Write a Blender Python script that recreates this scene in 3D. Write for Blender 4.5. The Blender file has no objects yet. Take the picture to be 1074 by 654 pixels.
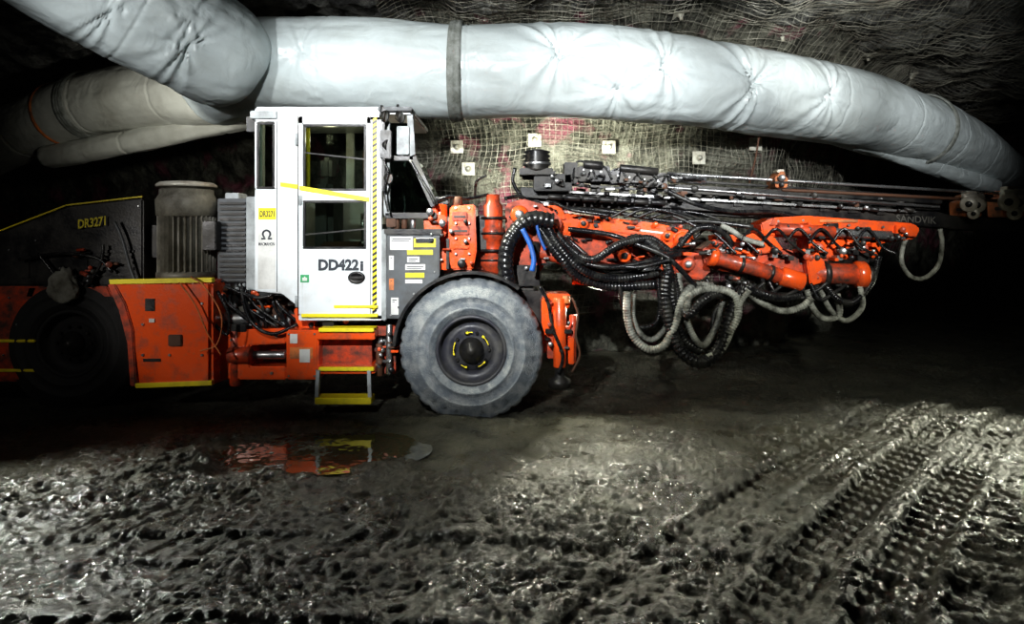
import bpy, bmesh, math, random
from mathutils import Vector, Matrix, noise
random.seed(7)
F=716.0; CH=1.5; HU=537.0; HV=247.0
def W(u,v,Y): return Vector(((u-HU)*Y/F, Y, CH-(v-HV)*Y/F))
SC=bpy.context.scene
# ------------------------------------------------------------------ materials
def newmat(name):
    m=bpy.data.materials.new(name); m.use_nodes=True
    nt=m.node_tree; return m,nt,nt.nodes['Principled BSDF']
def paint(name,col,rough=.45,metal=0.0,dirt=(.06,.055,.045),amt=.5,scale=6,bump=.15,thr=.5,coat=0):
    m,nt,b=newmat(name); N=nt.nodes; L=nt.links
    tc=N.new('ShaderNodeTexCoord')
    n=N.new('ShaderNodeTexNoise'); n.inputs['Scale'].default_value=scale; n.inputs['Detail'].default_value=8; n.inputs['Roughness'].default_value=.65
    L.new(tc.outputs['Object'],n.inputs['Vector'])
    r=N.new('ShaderNodeValToRGB'); r.color_ramp.elements[0].position=thr-.1; r.color_ramp.elements[1].position=thr+.18
    r.color_ramp.elements[0].color=(0,0,0,1); r.color_ramp.elements[1].color=(amt,amt,amt,1)
    L.new(n.outputs['Fac'],r.inputs['Fac'])
    mx=N.new('ShaderNodeMix'); mx.data_type='RGBA'
    mx.inputs[6].default_value=(*col,1); mx.inputs[7].default_value=(*dirt,1)
    L.new(r.outputs['Color'],mx.inputs[0]); L.new(mx.outputs[2],b.inputs['Base Color'])
    mr=N.new('ShaderNodeMapRange'); mr.inputs[3].default_value=rough; mr.inputs[4].default_value=min(1,rough+.35)
    L.new(r.outputs['Color'],mr.inputs[0]); L.new(mr.outputs[0],b.inputs['Roughness'])
    b.inputs['Metallic'].default_value=metal
    if coat: b.inputs['Coat Weight'].default_value=coat; b.inputs['Coat Roughness'].default_value=.08
    n2=N.new('ShaderNodeTexNoise'); n2.inputs['Scale'].default_value=scale*9; n2.inputs['Detail'].default_value=4
    L.new(tc.outputs['Object'],n2.inputs['Vector'])
    bp=N.new('ShaderNodeBump'); bp.inputs['Strength'].default_value=bump; bp.inputs['Distance'].default_value=.01
    L.new(n2.outputs['Fac'],bp.inputs['Height']); L.new(bp.outputs['Normal'],b.inputs['Normal'])
    return m
RED=paint('paint_orange_red',(.90,.12,.02),.25,amt=.7,scale=7,thr=.58,coat=.8)
REDD=paint('paint_orange_red_dirty',(.66,.08,.02),.36,dirt=(.045,.035,.028),amt=.95,scale=9,thr=.47,coat=.4)
WHITE=paint('paint_white',(.78,.82,.84),.3,dirt=(.35,.33,.28),amt=.5,scale=3,thr=.58,bump=.03,coat=.3)
GREY=paint('paint_grey',(.10,.11,.12),.45,amt=.6)
LGREY=paint('paint_light_grey',(.42,.45,.46),.45,amt=.6)
BLACK=paint('black_steel',(.018,.018,.02),.3,.3,dirt=(.07,.065,.055),amt=.7)
STEEL=paint('bare_steel',(.55,.56,.57),.25,.85,dirt=(.08,.07,.05),amt=.8,thr=.54)
PALE=paint('pale_metal',(.66,.63,.55),.35,.2,dirt=(.2,.13,.08),amt=.8,thr=.55)
RUBBER=paint('hose_rubber',(.012,.012,.014),.24,dirt=(.10,.10,.085),amt=.6,scale=8,thr=.57)
WHOSE=paint('muddy_hose',(.46,.47,.42),.42,dirt=(.05,.05,.04),amt=.97,scale=10,thr=.46)
YEL=paint('yellow_reflective',(.95,.80,.03),.4,dirt=(.3,.22,.05),amt=.5,thr=.6)
BLUE=paint('blue_hose',(.02,.12,.45),.4)
GREEN=paint('green_sticker',(.03,.35,.12),.5,amt=.2)
DARKTXT=paint('dark_lettering',(.03,.035,.045),.5,amt=0)
STK=paint('sticker_white',(.75,.75,.72),.5,amt=.3)
FAINT=paint('faint_lettering',(.15,.145,.13),.5,amt=.8)
ORNG=paint('copper_orange',(.80,.25,.07),.4,amt=.8)
BROWN=paint('rusty_pipe',(.12,.05,.025),.6)
MOTOR=paint('motor_grey',(.25,.24,.20),.45,dirt=(.06,.052,.038),amt=.85,thr=.5)
TIRE=paint('muddy_tire',(.14,.16,.18),.5,dirt=(.36,.37,.36),amt=.85,scale=11,thr=.52,bump=.9)
TIRE_SHADED=paint('shaded_tire',(.018,.018,.019),.7,dirt=(.03,.03,.027),amt=.6,scale=10,thr=.5,bump=.5)  # darker tire copy, rear wheel shade put into the colour
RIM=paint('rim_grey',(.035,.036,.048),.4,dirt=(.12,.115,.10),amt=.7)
BAND=paint('duct_strap',(.14,.15,.13),.6,dirt=(.40,.42,.40),amt=.8,scale=7,thr=.5)
WIRE=paint('galvanised_wire',(.52,.51,.43),.4,.3,dirt=(.08,.065,.045),amt=.97,scale=2.5,thr=.47)
PLATE=paint('galvanised_plate',(.55,.55,.47),.5,.3,dirt=(.15,.1,.06),amt=.7)
RAG=paint('grey_cloth',(.34,.34,.30),.9,dirt=(.08,.07,.05),amt=.9)
def glass(nm='tinted_glass',tint=(.48,.52,.48,1)):
    m=bpy.data.materials.new(nm); m.use_nodes=True; nt=m.node_tree; N=nt.nodes; L=nt.links
    N.clear(); o=N.new('ShaderNodeOutputMaterial'); t=N.new('ShaderNodeBsdfTransparent'); t.inputs[0].default_value=tint
    g=N.new('ShaderNodeBsdfGlossy'); g.inputs['Roughness'].default_value=.03; g.inputs[0].default_value=(.8,.85,.85,1)
    fr=N.new('ShaderNodeFresnel'); fr.inputs[0].default_value=1.7
    mx=N.new('ShaderNodeMixShader'); L.new(fr.outputs[0],mx.inputs[0]); L.new(t.outputs[0],mx.inputs[1]); L.new(g.outputs[0],mx.inputs[2]); L.new(mx.outputs[0],o.inputs[0])
    return m
GLASS=glass(); GLASSD=glass('dark_glass',(.16,.20,.18,1))
def ductmat(name,col,dirt,amt=.45,bs=.5):
    m=paint(name,col,.30,dirt=dirt,amt=amt,scale=1.4,thr=.55,bump=.0)
    nt=m.node_tree; N=nt.nodes; L=nt.links
    bp=[n for n in N if n.type=='BUMP'][0]
    tc=[n for n in N if n.type=='TEX_COORD'][0]
    n=N.new('ShaderNodeTexNoise'); n.inputs['Scale'].default_value=3; n.inputs['Detail'].default_value=3; n.inputs['Distortion'].default_value=1.3
    L.new(tc.outputs['Object'],n.inputs['Vector']); L.new(n.outputs['Fac'],bp.inputs['Height'])
    bp.inputs['Strength'].default_value=bs; bp.inputs['Distance'].default_value=.05
    return m
DUCT=ductmat('white_duct_fabric',(.64,.71,.715),(.40,.43,.40),.5,.35)
DUCT2=ductmat('beige_duct_fabric',(.52,.53,.48),(.22,.21,.17),.6,.35)
def rock(name,c1,c2,pink=False,scale=1.5):
    m,nt,b=newmat(name); N=nt.nodes; L=nt.links
    g=N.new('ShaderNodeNewGeometry')
    n=N.new('ShaderNodeTexNoise'); n.inputs['Scale'].default_value=scale; n.inputs['Detail'].default_value=12; n.inputs['Roughness'].default_value=.78
    L.new(g.outputs['Position'],n.inputs['Vector'])
    r=N.new('ShaderNodeValToRGB'); r.color_ramp.elements[0].position=.43; r.color_ramp.elements[1].position=.60
    r.color_ramp.elements[0].color=(*c1,1); r.color_ramp.elements[1].color=(*c2,1)
    L.new(n.outputs['Fac'],r.inputs['Fac'])
    src=r.outputs['Color']
    if pink:
        n3=N.new('ShaderNodeTexNoise'); n3.inputs['Scale'].default_value=1.9; n3.inputs['Detail'].default_value=5
        L.new(g.outputs['Position'],n3.inputs['Vector'])
        r3=N.new('ShaderNodeValToRGB'); r3.color_ramp.elements[0].position=.54; r3.color_ramp.elements[1].position=.64
        r3.color_ramp.elements[0].color=(0,0,0,1); r3.color_ramp.elements[1].color=(.7,.7,.7,1)
        L.new(n3.outputs['Fac'],r3.inputs['Fac'])
        mx=N.new('ShaderNodeMix'); mx.data_type='RGBA'; mx.inputs[7].default_value=(.5,.12,.2,1)
        L.new(r3.outputs['Color'],mx.inputs[0]); L.new(src,mx.inputs[6]); src=mx.outputs[2]
    L.new(src,b.inputs['Base Color']); b.inputs['Roughness'].default_value=.45
    v=N.new('ShaderNodeTexVoronoi'); v.inputs['Scale'].default_value=3.2; L.new(g.outputs['Position'],v.inputs['Vector'])
    ad=N.new('ShaderNodeMath'); ad.operation='ADD'; L.new(v.outputs['Distance'],ad.inputs[0])
    n2=N.new('ShaderNodeTexNoise'); n2.inputs['Scale'].default_value=6; n2.inputs['Detail'].default_value=9; n2.inputs['Roughness'].default_value=.7
    L.new(g.outputs['Position'],n2.inputs['Vector']); L.new(n2.outputs['Fac'],ad.inputs[1])
    bp=N.new('ShaderNodeBump'); bp.inputs['Strength'].default_value=1; bp.inputs['Distance'].default_value=.28
    L.new(ad.outputs[0],bp.inputs['Height']); L.new(bp.outputs['Normal'],b.inputs['Normal'])
    return m
ROCKW=rock('wall_rock',(.04,.042,.034),(.42,.42,.34),True)
ROCKC=rock('ceiling_rock',(.025,.025,.023),(.46,.46,.42))
def mudmat():
    m,nt,b=newmat('wet_mud'); N=nt.nodes; L=nt.links
    g=N.new('ShaderNodeNewGeometry')
    def nz(s,d,r=.6,dist=0):
        n=N.new('ShaderNodeTexNoise'); n.inputs['Scale'].default_value=s; n.inputs['Detail'].default_value=d; n.inputs['Roughness'].default_value=r; n.inputs['Distortion'].default_value=dist
        L.new(g.outputs['Position'],n.inputs['Vector']); return n
    n=nz(1.5,10,.78)
    r=N.new('ShaderNodeValToRGB'); r.color_ramp.elements[0].position=.38; r.color_ramp.elements[1].position=.66
    r.color_ramp.elements[0].color=(.040,.039,.027,1); r.color_ramp.elements[1].color=(.18,.174,.125,1)
    L.new(n.outputs['Fac'],r.inputs['Fac']); L.new(r.outputs['Color'],b.inputs['Base Color'])
    n4=nz(1.9,8,.7)
    r4=N.new('ShaderNodeValToRGB'); r4.color_ramp.elements[0].position=.40; r4.color_ramp.elements[1].position=.60
    r4.color_ramp.elements[0].color=(.20,.20,.20,1); r4.color_ramp.elements[1].color=(.48,.48,.48,1)
    L.new(n4.outputs['Fac'],r4.inputs['Fac']); L.new(r4.outputs['Color'],b.inputs['Roughness'])
    b.inputs['Specular IOR Level'].default_value=.75
    a=nz(24,9,.75,.2)
    bp=N.new('ShaderNodeBump'); bp.inputs['Strength'].default_value=1; bp.inputs['Distance'].default_value=.060
    L.new(a.outputs['Fac'],bp.inputs['Height']); L.new(bp.outputs['Normal'],b.inputs['Normal'])
    r5=N.new('ShaderNodeValToRGB'); r5.color_ramp.elements[0].position=.40; r5.color_ramp.elements[1].position=.56
    r5.color_ramp.elements[0].color=(.9,.9,.9,1); r5.color_ramp.elements[1].color=(.08,.08,.08,1)
    L.new(n4.outputs['Fac'],r5.inputs['Fac']); L.new(r5.outputs['Color'],b.inputs['Coat Weight'])
    b.inputs['Coat Roughness'].default_value=.15; L.new(bp.outputs['Normal'],b.inputs['Coat Normal'])
    return m
MUD=mudmat()
def watermat():
    m,nt,b=newmat('muddy_water'); N=nt.nodes; L=nt.links
    b.inputs['Base Color'].default_value=(.10,.095,.06,1); b.inputs['Roughness'].default_value=.02; b.inputs['Specular IOR Level'].default_value=1.0
    b.inputs['IOR'].default_value=3.0
    g=N.new('ShaderNodeNewGeometry'); n=N.new('ShaderNodeTexNoise'); n.inputs['Scale'].default_value=9; L.new(g.outputs['Position'],n.inputs['Vector'])
    bp=N.new('ShaderNodeBump'); bp.inputs['Strength'].default_value=.16; bp.inputs['Distance'].default_value=.02
    L.new(n.outputs['Fac'],bp.inputs['Height']); L.new(bp.outputs['Normal'],b.inputs['Normal'])
    return m
WATER=watermat()
# ------------------------------------------------------------------ builder
WL={}
def link(o,parent=None,label=None,category=None,kind=None,group=None):
    SC.collection.objects.link(o)
    if parent is not None:
        o.parent=parent; o.matrix_parent_inverse=Matrix.Translation(-WL[parent.name])
    WL[o.name]=o.location.copy()
    if label: o['label']=label
    if category: o['category']=category
    if kind: o['kind']=kind
    if group: o['group']=group
    return o
def empty(name,loc,**k):
    o=bpy.data.objects.new(name,None); o.location=loc; o.empty_display_size=.2
    return link(o,**k)
def spline(pts,n=8):
    pts=[Vector(p) for p in pts]
    if len(pts)==2: return [pts[0].lerp(pts[1],i/n) for i in range(n+1)]
    P=[pts[0]*2-pts[1]]+pts+[pts[-1]*2-pts[-2]]; out=[]
    for i in range(1,len(P)-2):
        a,b,c,d=P[i-1:i+3]
        for k in range(n):
            t=k/n
            out.append(.5*((2*b)+(c-a)*t+(2*a-5*b+4*c-d)*t*t+(3*b-a-3*c+d)*t**3))
    out.append(P[-2]); return out
def resample(pts,step):
    L=[0]
    for a,b in zip(pts,pts[1:]): L.append(L[-1]+(b-a).length)
    n=max(2,int(L[-1]/step)); out=[]; j=0
    for i in range(n+1):
        s=L[-1]*i/n
        while j<len(L)-2 and L[j+1]<s: j+=1
        d=L[j+1]-L[j]; out.append(pts[j].lerp(pts[j+1],0 if d<1e-9 else min(1,(s-L[j])/d)))
    return out,L[-1]
def frames(pts):
    T=[]
    for i in range(len(pts)):
        T.append((pts[min(i+1,len(pts)-1)]-pts[max(i-1,0)]).normalized())
    up=Vector((0,0,1)) if abs(T[0].z)<.9 else Vector((0,1,0))
    n=(up-T[0]*up.dot(T[0])).normalized(); out=[]
    for t in T:
        n=(n-t*n.dot(t)).normalized(); out.append((t,n,t.cross(n)))
    return out
class MB:
    def __init__(s): s.bm=bmesh.new(); s.mats=[]
    def mi(s,m):
        if m not in s.mats: s.mats.append(m)
        return s.mats.index(m)
    def add(s,t,mat,smooth=False):
        i=s.mi(mat)
        for f in t.faces: f.material_index=i; f.smooth=smooth
        me=bpy.data.meshes.new('t'); t.to_mesh(me); t.free(); s.bm.from_mesh(me); bpy.data.meshes.remove(me)
        return s
    def box(s,x0,x1,y0,y1,z0,z1,mat,bev=.006):
        t=bmesh.new(); bmesh.ops.create_cube(t,size=1)
        c=Vector(((x0+x1)/2,(y0+y1)/2,(z0+z1)/2)); d=(abs(x1-x0),abs(y1-y0),abs(z1-z0))
        for v in t.verts: v.co=Vector((v.co.x*d[0],v.co.y*d[1],v.co.z*d[2]))+c
        bev=min(bev,min(d)*.3)
        if bev>0: bmesh.ops.bevel(t,geom=list(t.edges),offset=bev,segments=2,affect='EDGES')
        return s.add(t,mat)
    def pb(s,u0,v0,u1,v1,Y,dep,mat,bev=.006):
        a=W(u0,v0,Y); b=W(u1,v1,Y)
        return s.box(a.x,b.x,Y,Y+dep,b.z,a.z,mat,bev)
    def poly(s,pts,Y,dep,mat,bev=.006):
        t=bmesh.new(); vs=[t.verts.new(W(u,v,Y)) for u,v in pts]
        f=t.faces.new(vs); r=bmesh.ops.extrude_face_region(t,geom=[f])
        for v in [g for g in r['geom'] if isinstance(g,bmesh.types.BMVert)]: v.co.y+=dep
        bmesh.ops.recalc_face_normals(t,faces=t.faces)
        if bev>0: bmesh.ops.bevel(t,geom=list(t.edges),offset=bev,segments=2,affect='EDGES')
        return s.add(t,mat)
    def quad(s,pts,th,mat):
        t=bmesh.new(); vs=[t.verts.new(p) for p in pts]; f=t.faces.new(vs); f.normal_update(); n=f.normal.copy()
        r=bmesh.ops.extrude_face_region(t,geom=[f])
        for v in [g for g in r['geom'] if isinstance(g,bmesh.types.BMVert)]: v.co+=n*th
        bmesh.ops.recalc_face_normals(t,faces=t.faces); return s.add(t,mat)
    def ob(s,p0,p1,w,h,mat,bev=.005):
        p0=Vector(p0);p1=Vector(p1); d=p1-p0; L=d.length; d.normalize()
        up=Vector((0,0,1)) if abs(d.z)<.95 else Vector((1,0,0))
        y=up.cross(d).normalized(); z=d.cross(y)
        t=bmesh.new(); bmesh.ops.create_cube(t,size=1)
        for v in t.verts: v.co=(p0+p1)/2+d*v.co.x*L+y*v.co.y*w+z*v.co.z*h
        bev=min(bev,min(w,h,L)*.3)
        bmesh.ops.bevel(t,geom=list(t.edges),offset=bev,segments=2,affect='EDGES')
        return s.add(t,mat)
    def cyl(s,p0,p1,r,mat,r1=None,seg=20,smooth=True,bev=.15):
        p0=Vector(p0);p1=Vector(p1); L=(p1-p0).length
        r1=r if r1 is None else r1; e=min(r*bev,L*.2)
        return s.lathe(p0,(p1-p0),[(0,0),(r-e,0),(r,e),(r1,L-e),(r1-e,L),(0,L)],mat,seg,smooth)
    def lathe(s,c,ax,prof,mat,seg=24,smooth=True,mod=None):
        c=Vector(c); d=Vector(ax).normalized(); up=Vector((0,0,1)) if abs(d.z)<.9 else Vector((1,0,0))
        a=(up-d*up.dot(d)).normalized(); b=d.cross(a); t=bmesh.new(); rings=[]
        for j,(r,h) in enumerate(prof):
            if r<1e-6: rings.append([t.verts.new(c+d*h)]); continue
            R=[]
            for i in range(seg):
                an=2*math.pi*i/seg; rr=r+(mod(i,j) if mod else 0)
                R.append(t.verts.new(c+d*h+(a*math.cos(an)+b*math.sin(an))*rr))
            rings.append(R)
        for A,B in zip(rings,rings[1:]):
            for i in range(seg):
                k=(i+1)%seg
                if len(A)==1 and len(B)==1: continue
                if len(A)==1: t.faces.new((A[0],B[i],B[k]))
                elif len(B)==1: t.faces.new((A[i],B[0],A[k]))
                else: t.faces.new((A[i],B[i],B[k],A[k]))
        bmesh.ops.recalc_face_normals(t,faces=t.faces)
        return s.add(t,mat,smooth)
    def tube(s,pts,r,mat,corr=0,seg=10,n=8,step=None):
        P=spline(pts,n)
        if corr: P,_=resample(P,step or r*.17)
        fr=frames(P); t=bmesh.new(); rings=[]
        for i,(p,(T,a,b)) in enumerate(zip(P,fr)):
            rr=r*(1-(corr if i%4>=2 else 0))
            rings.append([t.verts.new(p+(a*math.cos(q*2*math.pi/seg)+b*math.sin(q*2*math.pi/seg))*rr) for q in range(seg)])
        for A,B in zip(rings,rings[1:]):
            for i in range(seg): k=(i+1)%seg; t.faces.new((A[i],B[i],B[k],A[k]))
        t.faces.new(rings[0][::-1]); t.faces.new(rings[-1])
        bmesh.ops.recalc_face_normals(t,faces=t.faces)
        return s.add(t,mat,True)
    def bolts(s,pts,Y,r,mat=None,h=.012):
        for u,v in pts:
            p=W(u,v,Y); s.cyl(p+Vector((0,.005,0)),p-Vector((0,h,0)),r,mat or STEEL,seg=6,smooth=False)
        return s
    def clutter(s,u0,v0,u1,v1,Y,n,mats,slope=0,sz=5):
        for i in range(n):
            u=random.uniform(u0,u1); v=random.uniform(v0,v1)+slope*(u-u0); m=random.choice(mats); k=random.random(); a=random.uniform(2,sz); b=random.uniform(1.5,sz*.7)
            if k<.4: s.pb(u,v,u+a*1.6,v+b,Y-random.uniform(0,.06),.12,m,.003)
            elif k<.7: s.cyl(W(u,v,Y),W(u+a*2,v+random.uniform(-1,3),Y-.03),b*.006,m,seg=12)
            else: s.cyl(W(u,v,Y+.02),W(u,v,Y-.06),b*.008,m,seg=12)
        return s
    def text(s,txt,u0,v0,u1,v1,Y,mat,bold=.0,slope=0.0,th=.003):
        cu=bpy.data.curves.new('f','FONT'); cu.body=txt; cu.size=1; cu.extrude=.0; cu.offset=bold; cu.resolution_u=3
        o=bpy.data.objects.new('f',cu); SC.collection.objects.link(o)
        dg=bpy.context.evaluated_depsgraph_get(); me=bpy.data.meshes.new_from_object(o.evaluated_get(dg))
        bpy.data.objects.remove(o); xs=[v.co.x for v in me.vertices]; ys=[v.co.y for v in me.vertices]
        a=W(u0,v1,Y); b=W(u1,v0,Y); mx,Mx,my,My=min(xs),max(xs),min(ys),max(ys)
        t=bmesh.new(); t.from_mesh(me); bpy.data.meshes.remove(me)
        for v in t.verts:
            fx=(v.co.x-mx)/(Mx-mx); fy=(v.co.y-my)/(My-my)
            v.co=Vector((a.x+fx*(b.x-a.x),Y,a.z+fy*(b.z-a.z)+fx*slope))
        r=bmesh.ops.extrude_face_region(t,geom=list(t.faces))
        for v in [g for g in r['geom'] if isinstance(g,bmesh.types.BMVert)]: v.co.y-=th
        bmesh.ops.recalc_face_normals(t,faces=t.faces)
        return s.add(t,mat)
    def fin(s,name,parent=None,**k):
        me=bpy.data.meshes.new(name); vs=[v.co for v in s.bm.verts]
        c=Vector([(min(v[i] for v in vs)+max(v[i] for v in vs))/2 for i in range(3)])
        if parent is None: c.z=min(v[2] for v in vs)
        bmesh.ops.translate(s.bm,verts=s.bm.verts,vec=-c); s.bm.to_mesh(me); s.bm.free()
        for m in s.mats: me.materials.append(m)
        o=bpy.data.objects.new(name,me); o.location=c
        return link(o,parent,**k)
# ------------------------------------------------------------------ shell
wp=[(-16,18),(-9,15),(-6,13.4),(-3.6,11.4),(-1.9,9.8),(0,9.15),(2.9,9.2),(4.7,10.6),(8,14.4),(11,17.6),(16,20.6),(27,25)]
WP,_=resample(spline([Vector((x,y,0)) for x,y in wp],16),.08)
WN=len(WP)
def wall_pt(s,z,off=0):
    f=max(0,min(WN-1.001,s*(WN-1))); i=int(f); p=WP[i].lerp(WP[i+1],f-i); T=(WP[min(i+3,WN-1)]-WP[max(i-3,0)]).normalized()
    n=Vector((T.y,-T.x,0))
    if n.y>0: n=-n
    q=max(0,(z-2.5)/1.9); o=1.15*q**2+off
    pp=p+n*o; pp.z=z
    d=.22*noise.noise(pp*.8)+.12*noise.noise(pp*2.3+Vector((9,3,1)))+(.10*noise.noise(pp*5) if off==0 else .06*noise.noise(pp*5))
    return pp+n*d
def ceil_pt(x,y,off=0):
    p=Vector((x,y,0)); z=4.22+.18*noise.noise(p*.5)+.17*noise.noise(p*1.5+Vector((3,1,2)))+(.12*noise.noise(p*4) if off==0 else .07*noise.noise(p*4))-off
    return Vector((x,y,z))
def gridmesh(name,fn,A,B,mat,smooth=True,**k):
    me=bpy.data.meshes.new(name); V=[fn(a,b) for b in B for a in A]; na=len(A)
    Fc=[(j*na+i,j*na+i+1,(j+1)*na+i+1,(j+1)*na+i) for j in range(len(B)-1) for i in range(na-1)]
    me.from_pydata(V,[],Fc); me.materials.append(mat)
    me.polygons.foreach_set('use_smooth',[smooth]*len(Fc))
    o=bpy.data.objects.new(name,me); return link(o,**k)
def lin(a,b,n): return [a+(b-a)*i/(n-1) for i in range(n)]
gridmesh('wall_back',lambda s,z:wall_pt(s,z),lin(0,1,600),lin(-.3,4.6,90),ROCKW,kind='structure',label='rough blasted rock tunnel wall covered by wire mesh',category='wall')
gridmesh('ceiling',lambda x,y:ceil_pt(x,y),lin(-17,-3,100)[:-1]+lin(-3,12,230)+lin(12,28,60)[1:],lin(-3,5,40)[:-1]+lin(5,15,160)+lin(15,26,50)[1:],ROCKC,kind='structure',label='dark rough rock tunnel ceiling with wire mesh',category='ceiling')
# ground
PC=Vector((-1.36,4.80)); 
def puddle_d(x,y):
    return math.sqrt(((x-PC.x)/.76)**2+((y-PC.y)/.46)**2)*(1+.9*noise.noise(Vector((x*3.0,y*3.0,5))))
def track(pts,off):
    P=spline([Vector((x,y,0)) for x,y in pts],14); P,_=resample(P,.08); out=[]
    for i,p in enumerate(P):
        T=(P[min(i+1,len(P)-1)]-P[max(i-1,0)]).normalized(); out.append(p+Vector((T.y,-T.x,0))*off)
    return out
TR=[]
base=((.35,1.9),(1.0,2.7),(2.0,3.9),(3.3,5.3),(4.9,6.8),(6.6,8.4))
for off,dp in ((0,1.7),(.36,1.5),(-.50,1.2),(.95,1.4)): TR.append((track(base,off),dp))
TR.append((track(((-5,3.6),(-3,3.2),(-1,3.3),(1.2,3.0),(3.5,2.2)),0),.8))
TR.append((track(((-4.5,2.7),(-2.4,2.6),(-.4,2.5),(1,2.1)),0),.8))
TR.append((track(((6.5,5.9),(4.5,5.2),(2.6,5.1),(1.2,5.4)),0),.8))
CELL={}
for ti,(P,dp) in enumerate(TR):
    for i,p in enumerate(P):
        cx,cy=int(math.floor(p.x/.25)),int(math.floor(p.y/.25))
        for dx in (-1,0,1):
            for dy in (-1,0,1): CELL.setdefault((cx+dx,cy+dy),[]).append((ti,i))
def ruts(x,y):
    c=CELL.get((int(math.floor(x/.25)),int(math.floor(y/.25))))
    if not c: return 0,0
    best={}
    for ti,i in c:
        p=TR[ti][0][i]; d=(p.x-x)**2+(p.y-y)**2
        if ti not in best or d<best[ti][0]: best[ti]=(d,i)
    h=0; m=0; w=.115
    for ti,(d,i) in best.items():
        P,dp=TR[ti]; p=P[i]; q=P[min(i+1,len(P)-1)]; o=P[max(i-1,0)]; T=(q-o).normalized(); v=Vector((x-p.x,y-p.y,0))
        s=v.x*T.y-v.y*T.x; a=i*.08+v.dot(T); s0=abs(s)
        if s0>w*1.7: continue
        fade=max(0,min(1,.9+.7*noise.noise(Vector((x*.8,y*.8,8)))))*dp
        lug=max(0,min(1,.5+1.1*math.sin(a*50+(24 if s>0 else -24)*s0)))
        if s0<w: h+=(-.019+.010*lug+.004*math.cos(s*110))*fade; m=max(m,fade)
        else: h+=.015*math.sin(math.pi*(s0-w)/(w*.7))*fade; m=max(m,.4*fade)
    return h,min(1,m)
def rg(p): return 1-2.6*abs(noise.noise(p))
def gh(x,y):
    p=Vector((x,y,0))
    h=.035*noise.noise(p*.7)+.020*noise.noise(p*1.9+Vector((4,4,4)))
    near=max(0,min(1,(11-y)/3))
    if near<=0: return h
    m=max(.35,.85+1.1*noise.noise(p*.7+Vector((7,1,0))))
    wv=Vector((noise.noise(p*2),noise.noise(p*2+Vector((5,5,0))),0))*.25; q=p+wv
    l=.013*noise.noise(q*3.3)+.010*rg(q*6)+.012*rg(q*13+Vector((1,7,0)))+.010*rg(p*26)+.008*noise.noise(p*46)
    rh,rm=ruts(x,y)
    h+=near*(l*m*(1-.6*rm)+rh)
    d=puddle_d(x,y)
    if d<2:
        t=max(0,min(1,(d-.8)/.6)); h=h*(.42+.58*t)+(1-t)*-.026+(.012 if d>1.1 else 0)*(2-d)
    return h
ys=lin(-2,1.9,16)[:-1]; y=1.9
while y<9.2: ys.append(y); y+=.004+.0034*y
while y<27: ys.append(y); y+=.25
xs=lin(-18,-6,30)[:-1]+lin(-6,-3,140)[:-1]+lin(-3,3.6,520)[:-1]+lin(3.6,7,150)+lin(7,28,50)[1:]
gridmesh('floor',lambda a,b:Vector((a,b,gh(a,b))),xs,ys,MUD,kind='structure',label='wet churned mud floor with tyre ruts',category='ground')
mb=MB(); t=bmesh.new(); vs=[]
for i in range(64):
    a=i*2*math.pi/64; vs.append(t.verts.new(Vector((PC.x+.80*math.cos(a),PC.y+.50*math.sin(a),-.009))))
t.faces.new(vs); mb.add(t,WATER); mb.fin('puddle',label='shallow muddy water puddle on the mud beside the step',category='puddle',kind='stuff')
# wire mesh
def wires(name,lines,r,label):
    cu=bpy.data.curves.new(name,'CURVE'); cu.dimensions='3D'; cu.bevel_depth=r; cu.bevel_resolution=0
    for l in lines:
        sp=cu.splines.new('POLY'); sp.points.add(len(l)-1)
        for q,p in zip(sp.points,l): q.co=(*p,1)
    cu.materials.append(WIRE); o=bpy.data.objects.new(name,cu)
    link(o,label=label,category='wire mesh',kind='stuff')
def s_of_x(x):
    return min(range(WN),key=lambda i:abs(WP[i].x-x))/(WN-1)
ln=[]; s0,s1=s_of_x(-2.0),s_of_x(9.5)
Ls=lin(s0,s1,190); Zs=lin(.5,4.3,52)
def wj(s,z):
    k=Vector((s*60,z*1.6,0)); return wall_pt(s+.0022*noise.noise(k),z+.09*noise.noise(k+Vector((3,3,3))),.075)
for s in Ls: ln.append([wj(s,z) for z in Zs])
for z in Zs: ln.append([wj(s,z) for s in Ls])
wires('wire_mesh',ln,.0034,'galvanised wire mesh pinned over the rock wall')
ln=[]; X=lin(-1.5,12,165); Y_=lin(6.4,16,120)
def cj(x,y):
    k=Vector((x*1.1,y*1.1,4)); return ceil_pt(x+.12*noise.noise(k),y+.12*noise.noise(k+Vector((3,3,3))),.085)
for x in X: ln.append([cj(x,y) for y in Y_])
for y in Y_: ln.append([cj(x,y) for x in X])
wires('wire_mesh',ln,.0034,'galvanised wire mesh pinned under the rock ceiling')
def bolt(p,n):
    n=n.normalized(); up=Vector((0,0,1)) if abs(n.z)<.8 else Vector((0,1,0)); a=up.cross(n).normalized(); b=n.cross(a)
    mb=MB(); t=bmesh.new(); bmesh.ops.create_cube(t,size=1)
    for v in t.verts: v.co=p+a*v.co.x*.17+b*v.co.y*.17+n*v.co.z*.01
    mb.add(t,PLATE); mb.lathe(p,n,[(.05,0),(.035,.02),(.022,.03),(.022,.07),(0,.07)],PLATE,12)
    mb.fin('rock_bolt_plate',label='square galvanised bolt plate with nut on rock',category='rock bolt plate',group='rock bolt plates on wall and ceiling')
for u,v in ((480,152),(492,176),(640,155),(562,147),(735,165),(520,225),(790,150)):
    x=(u-HU)*9.0/F; z=CH-(v-HV)*9.0/F; s=s_of_x(x)
    p=wall_pt(s,z,.10); n=(wall_pt(s+.004,z)-wall_pt(s-.004,z)).cross(wall_pt(s,z+.05)-wall_pt(s,z-.05)); n=n if n.y<0 else -n
    bolt(p,n+Vector((0,-.3,0)))
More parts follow.
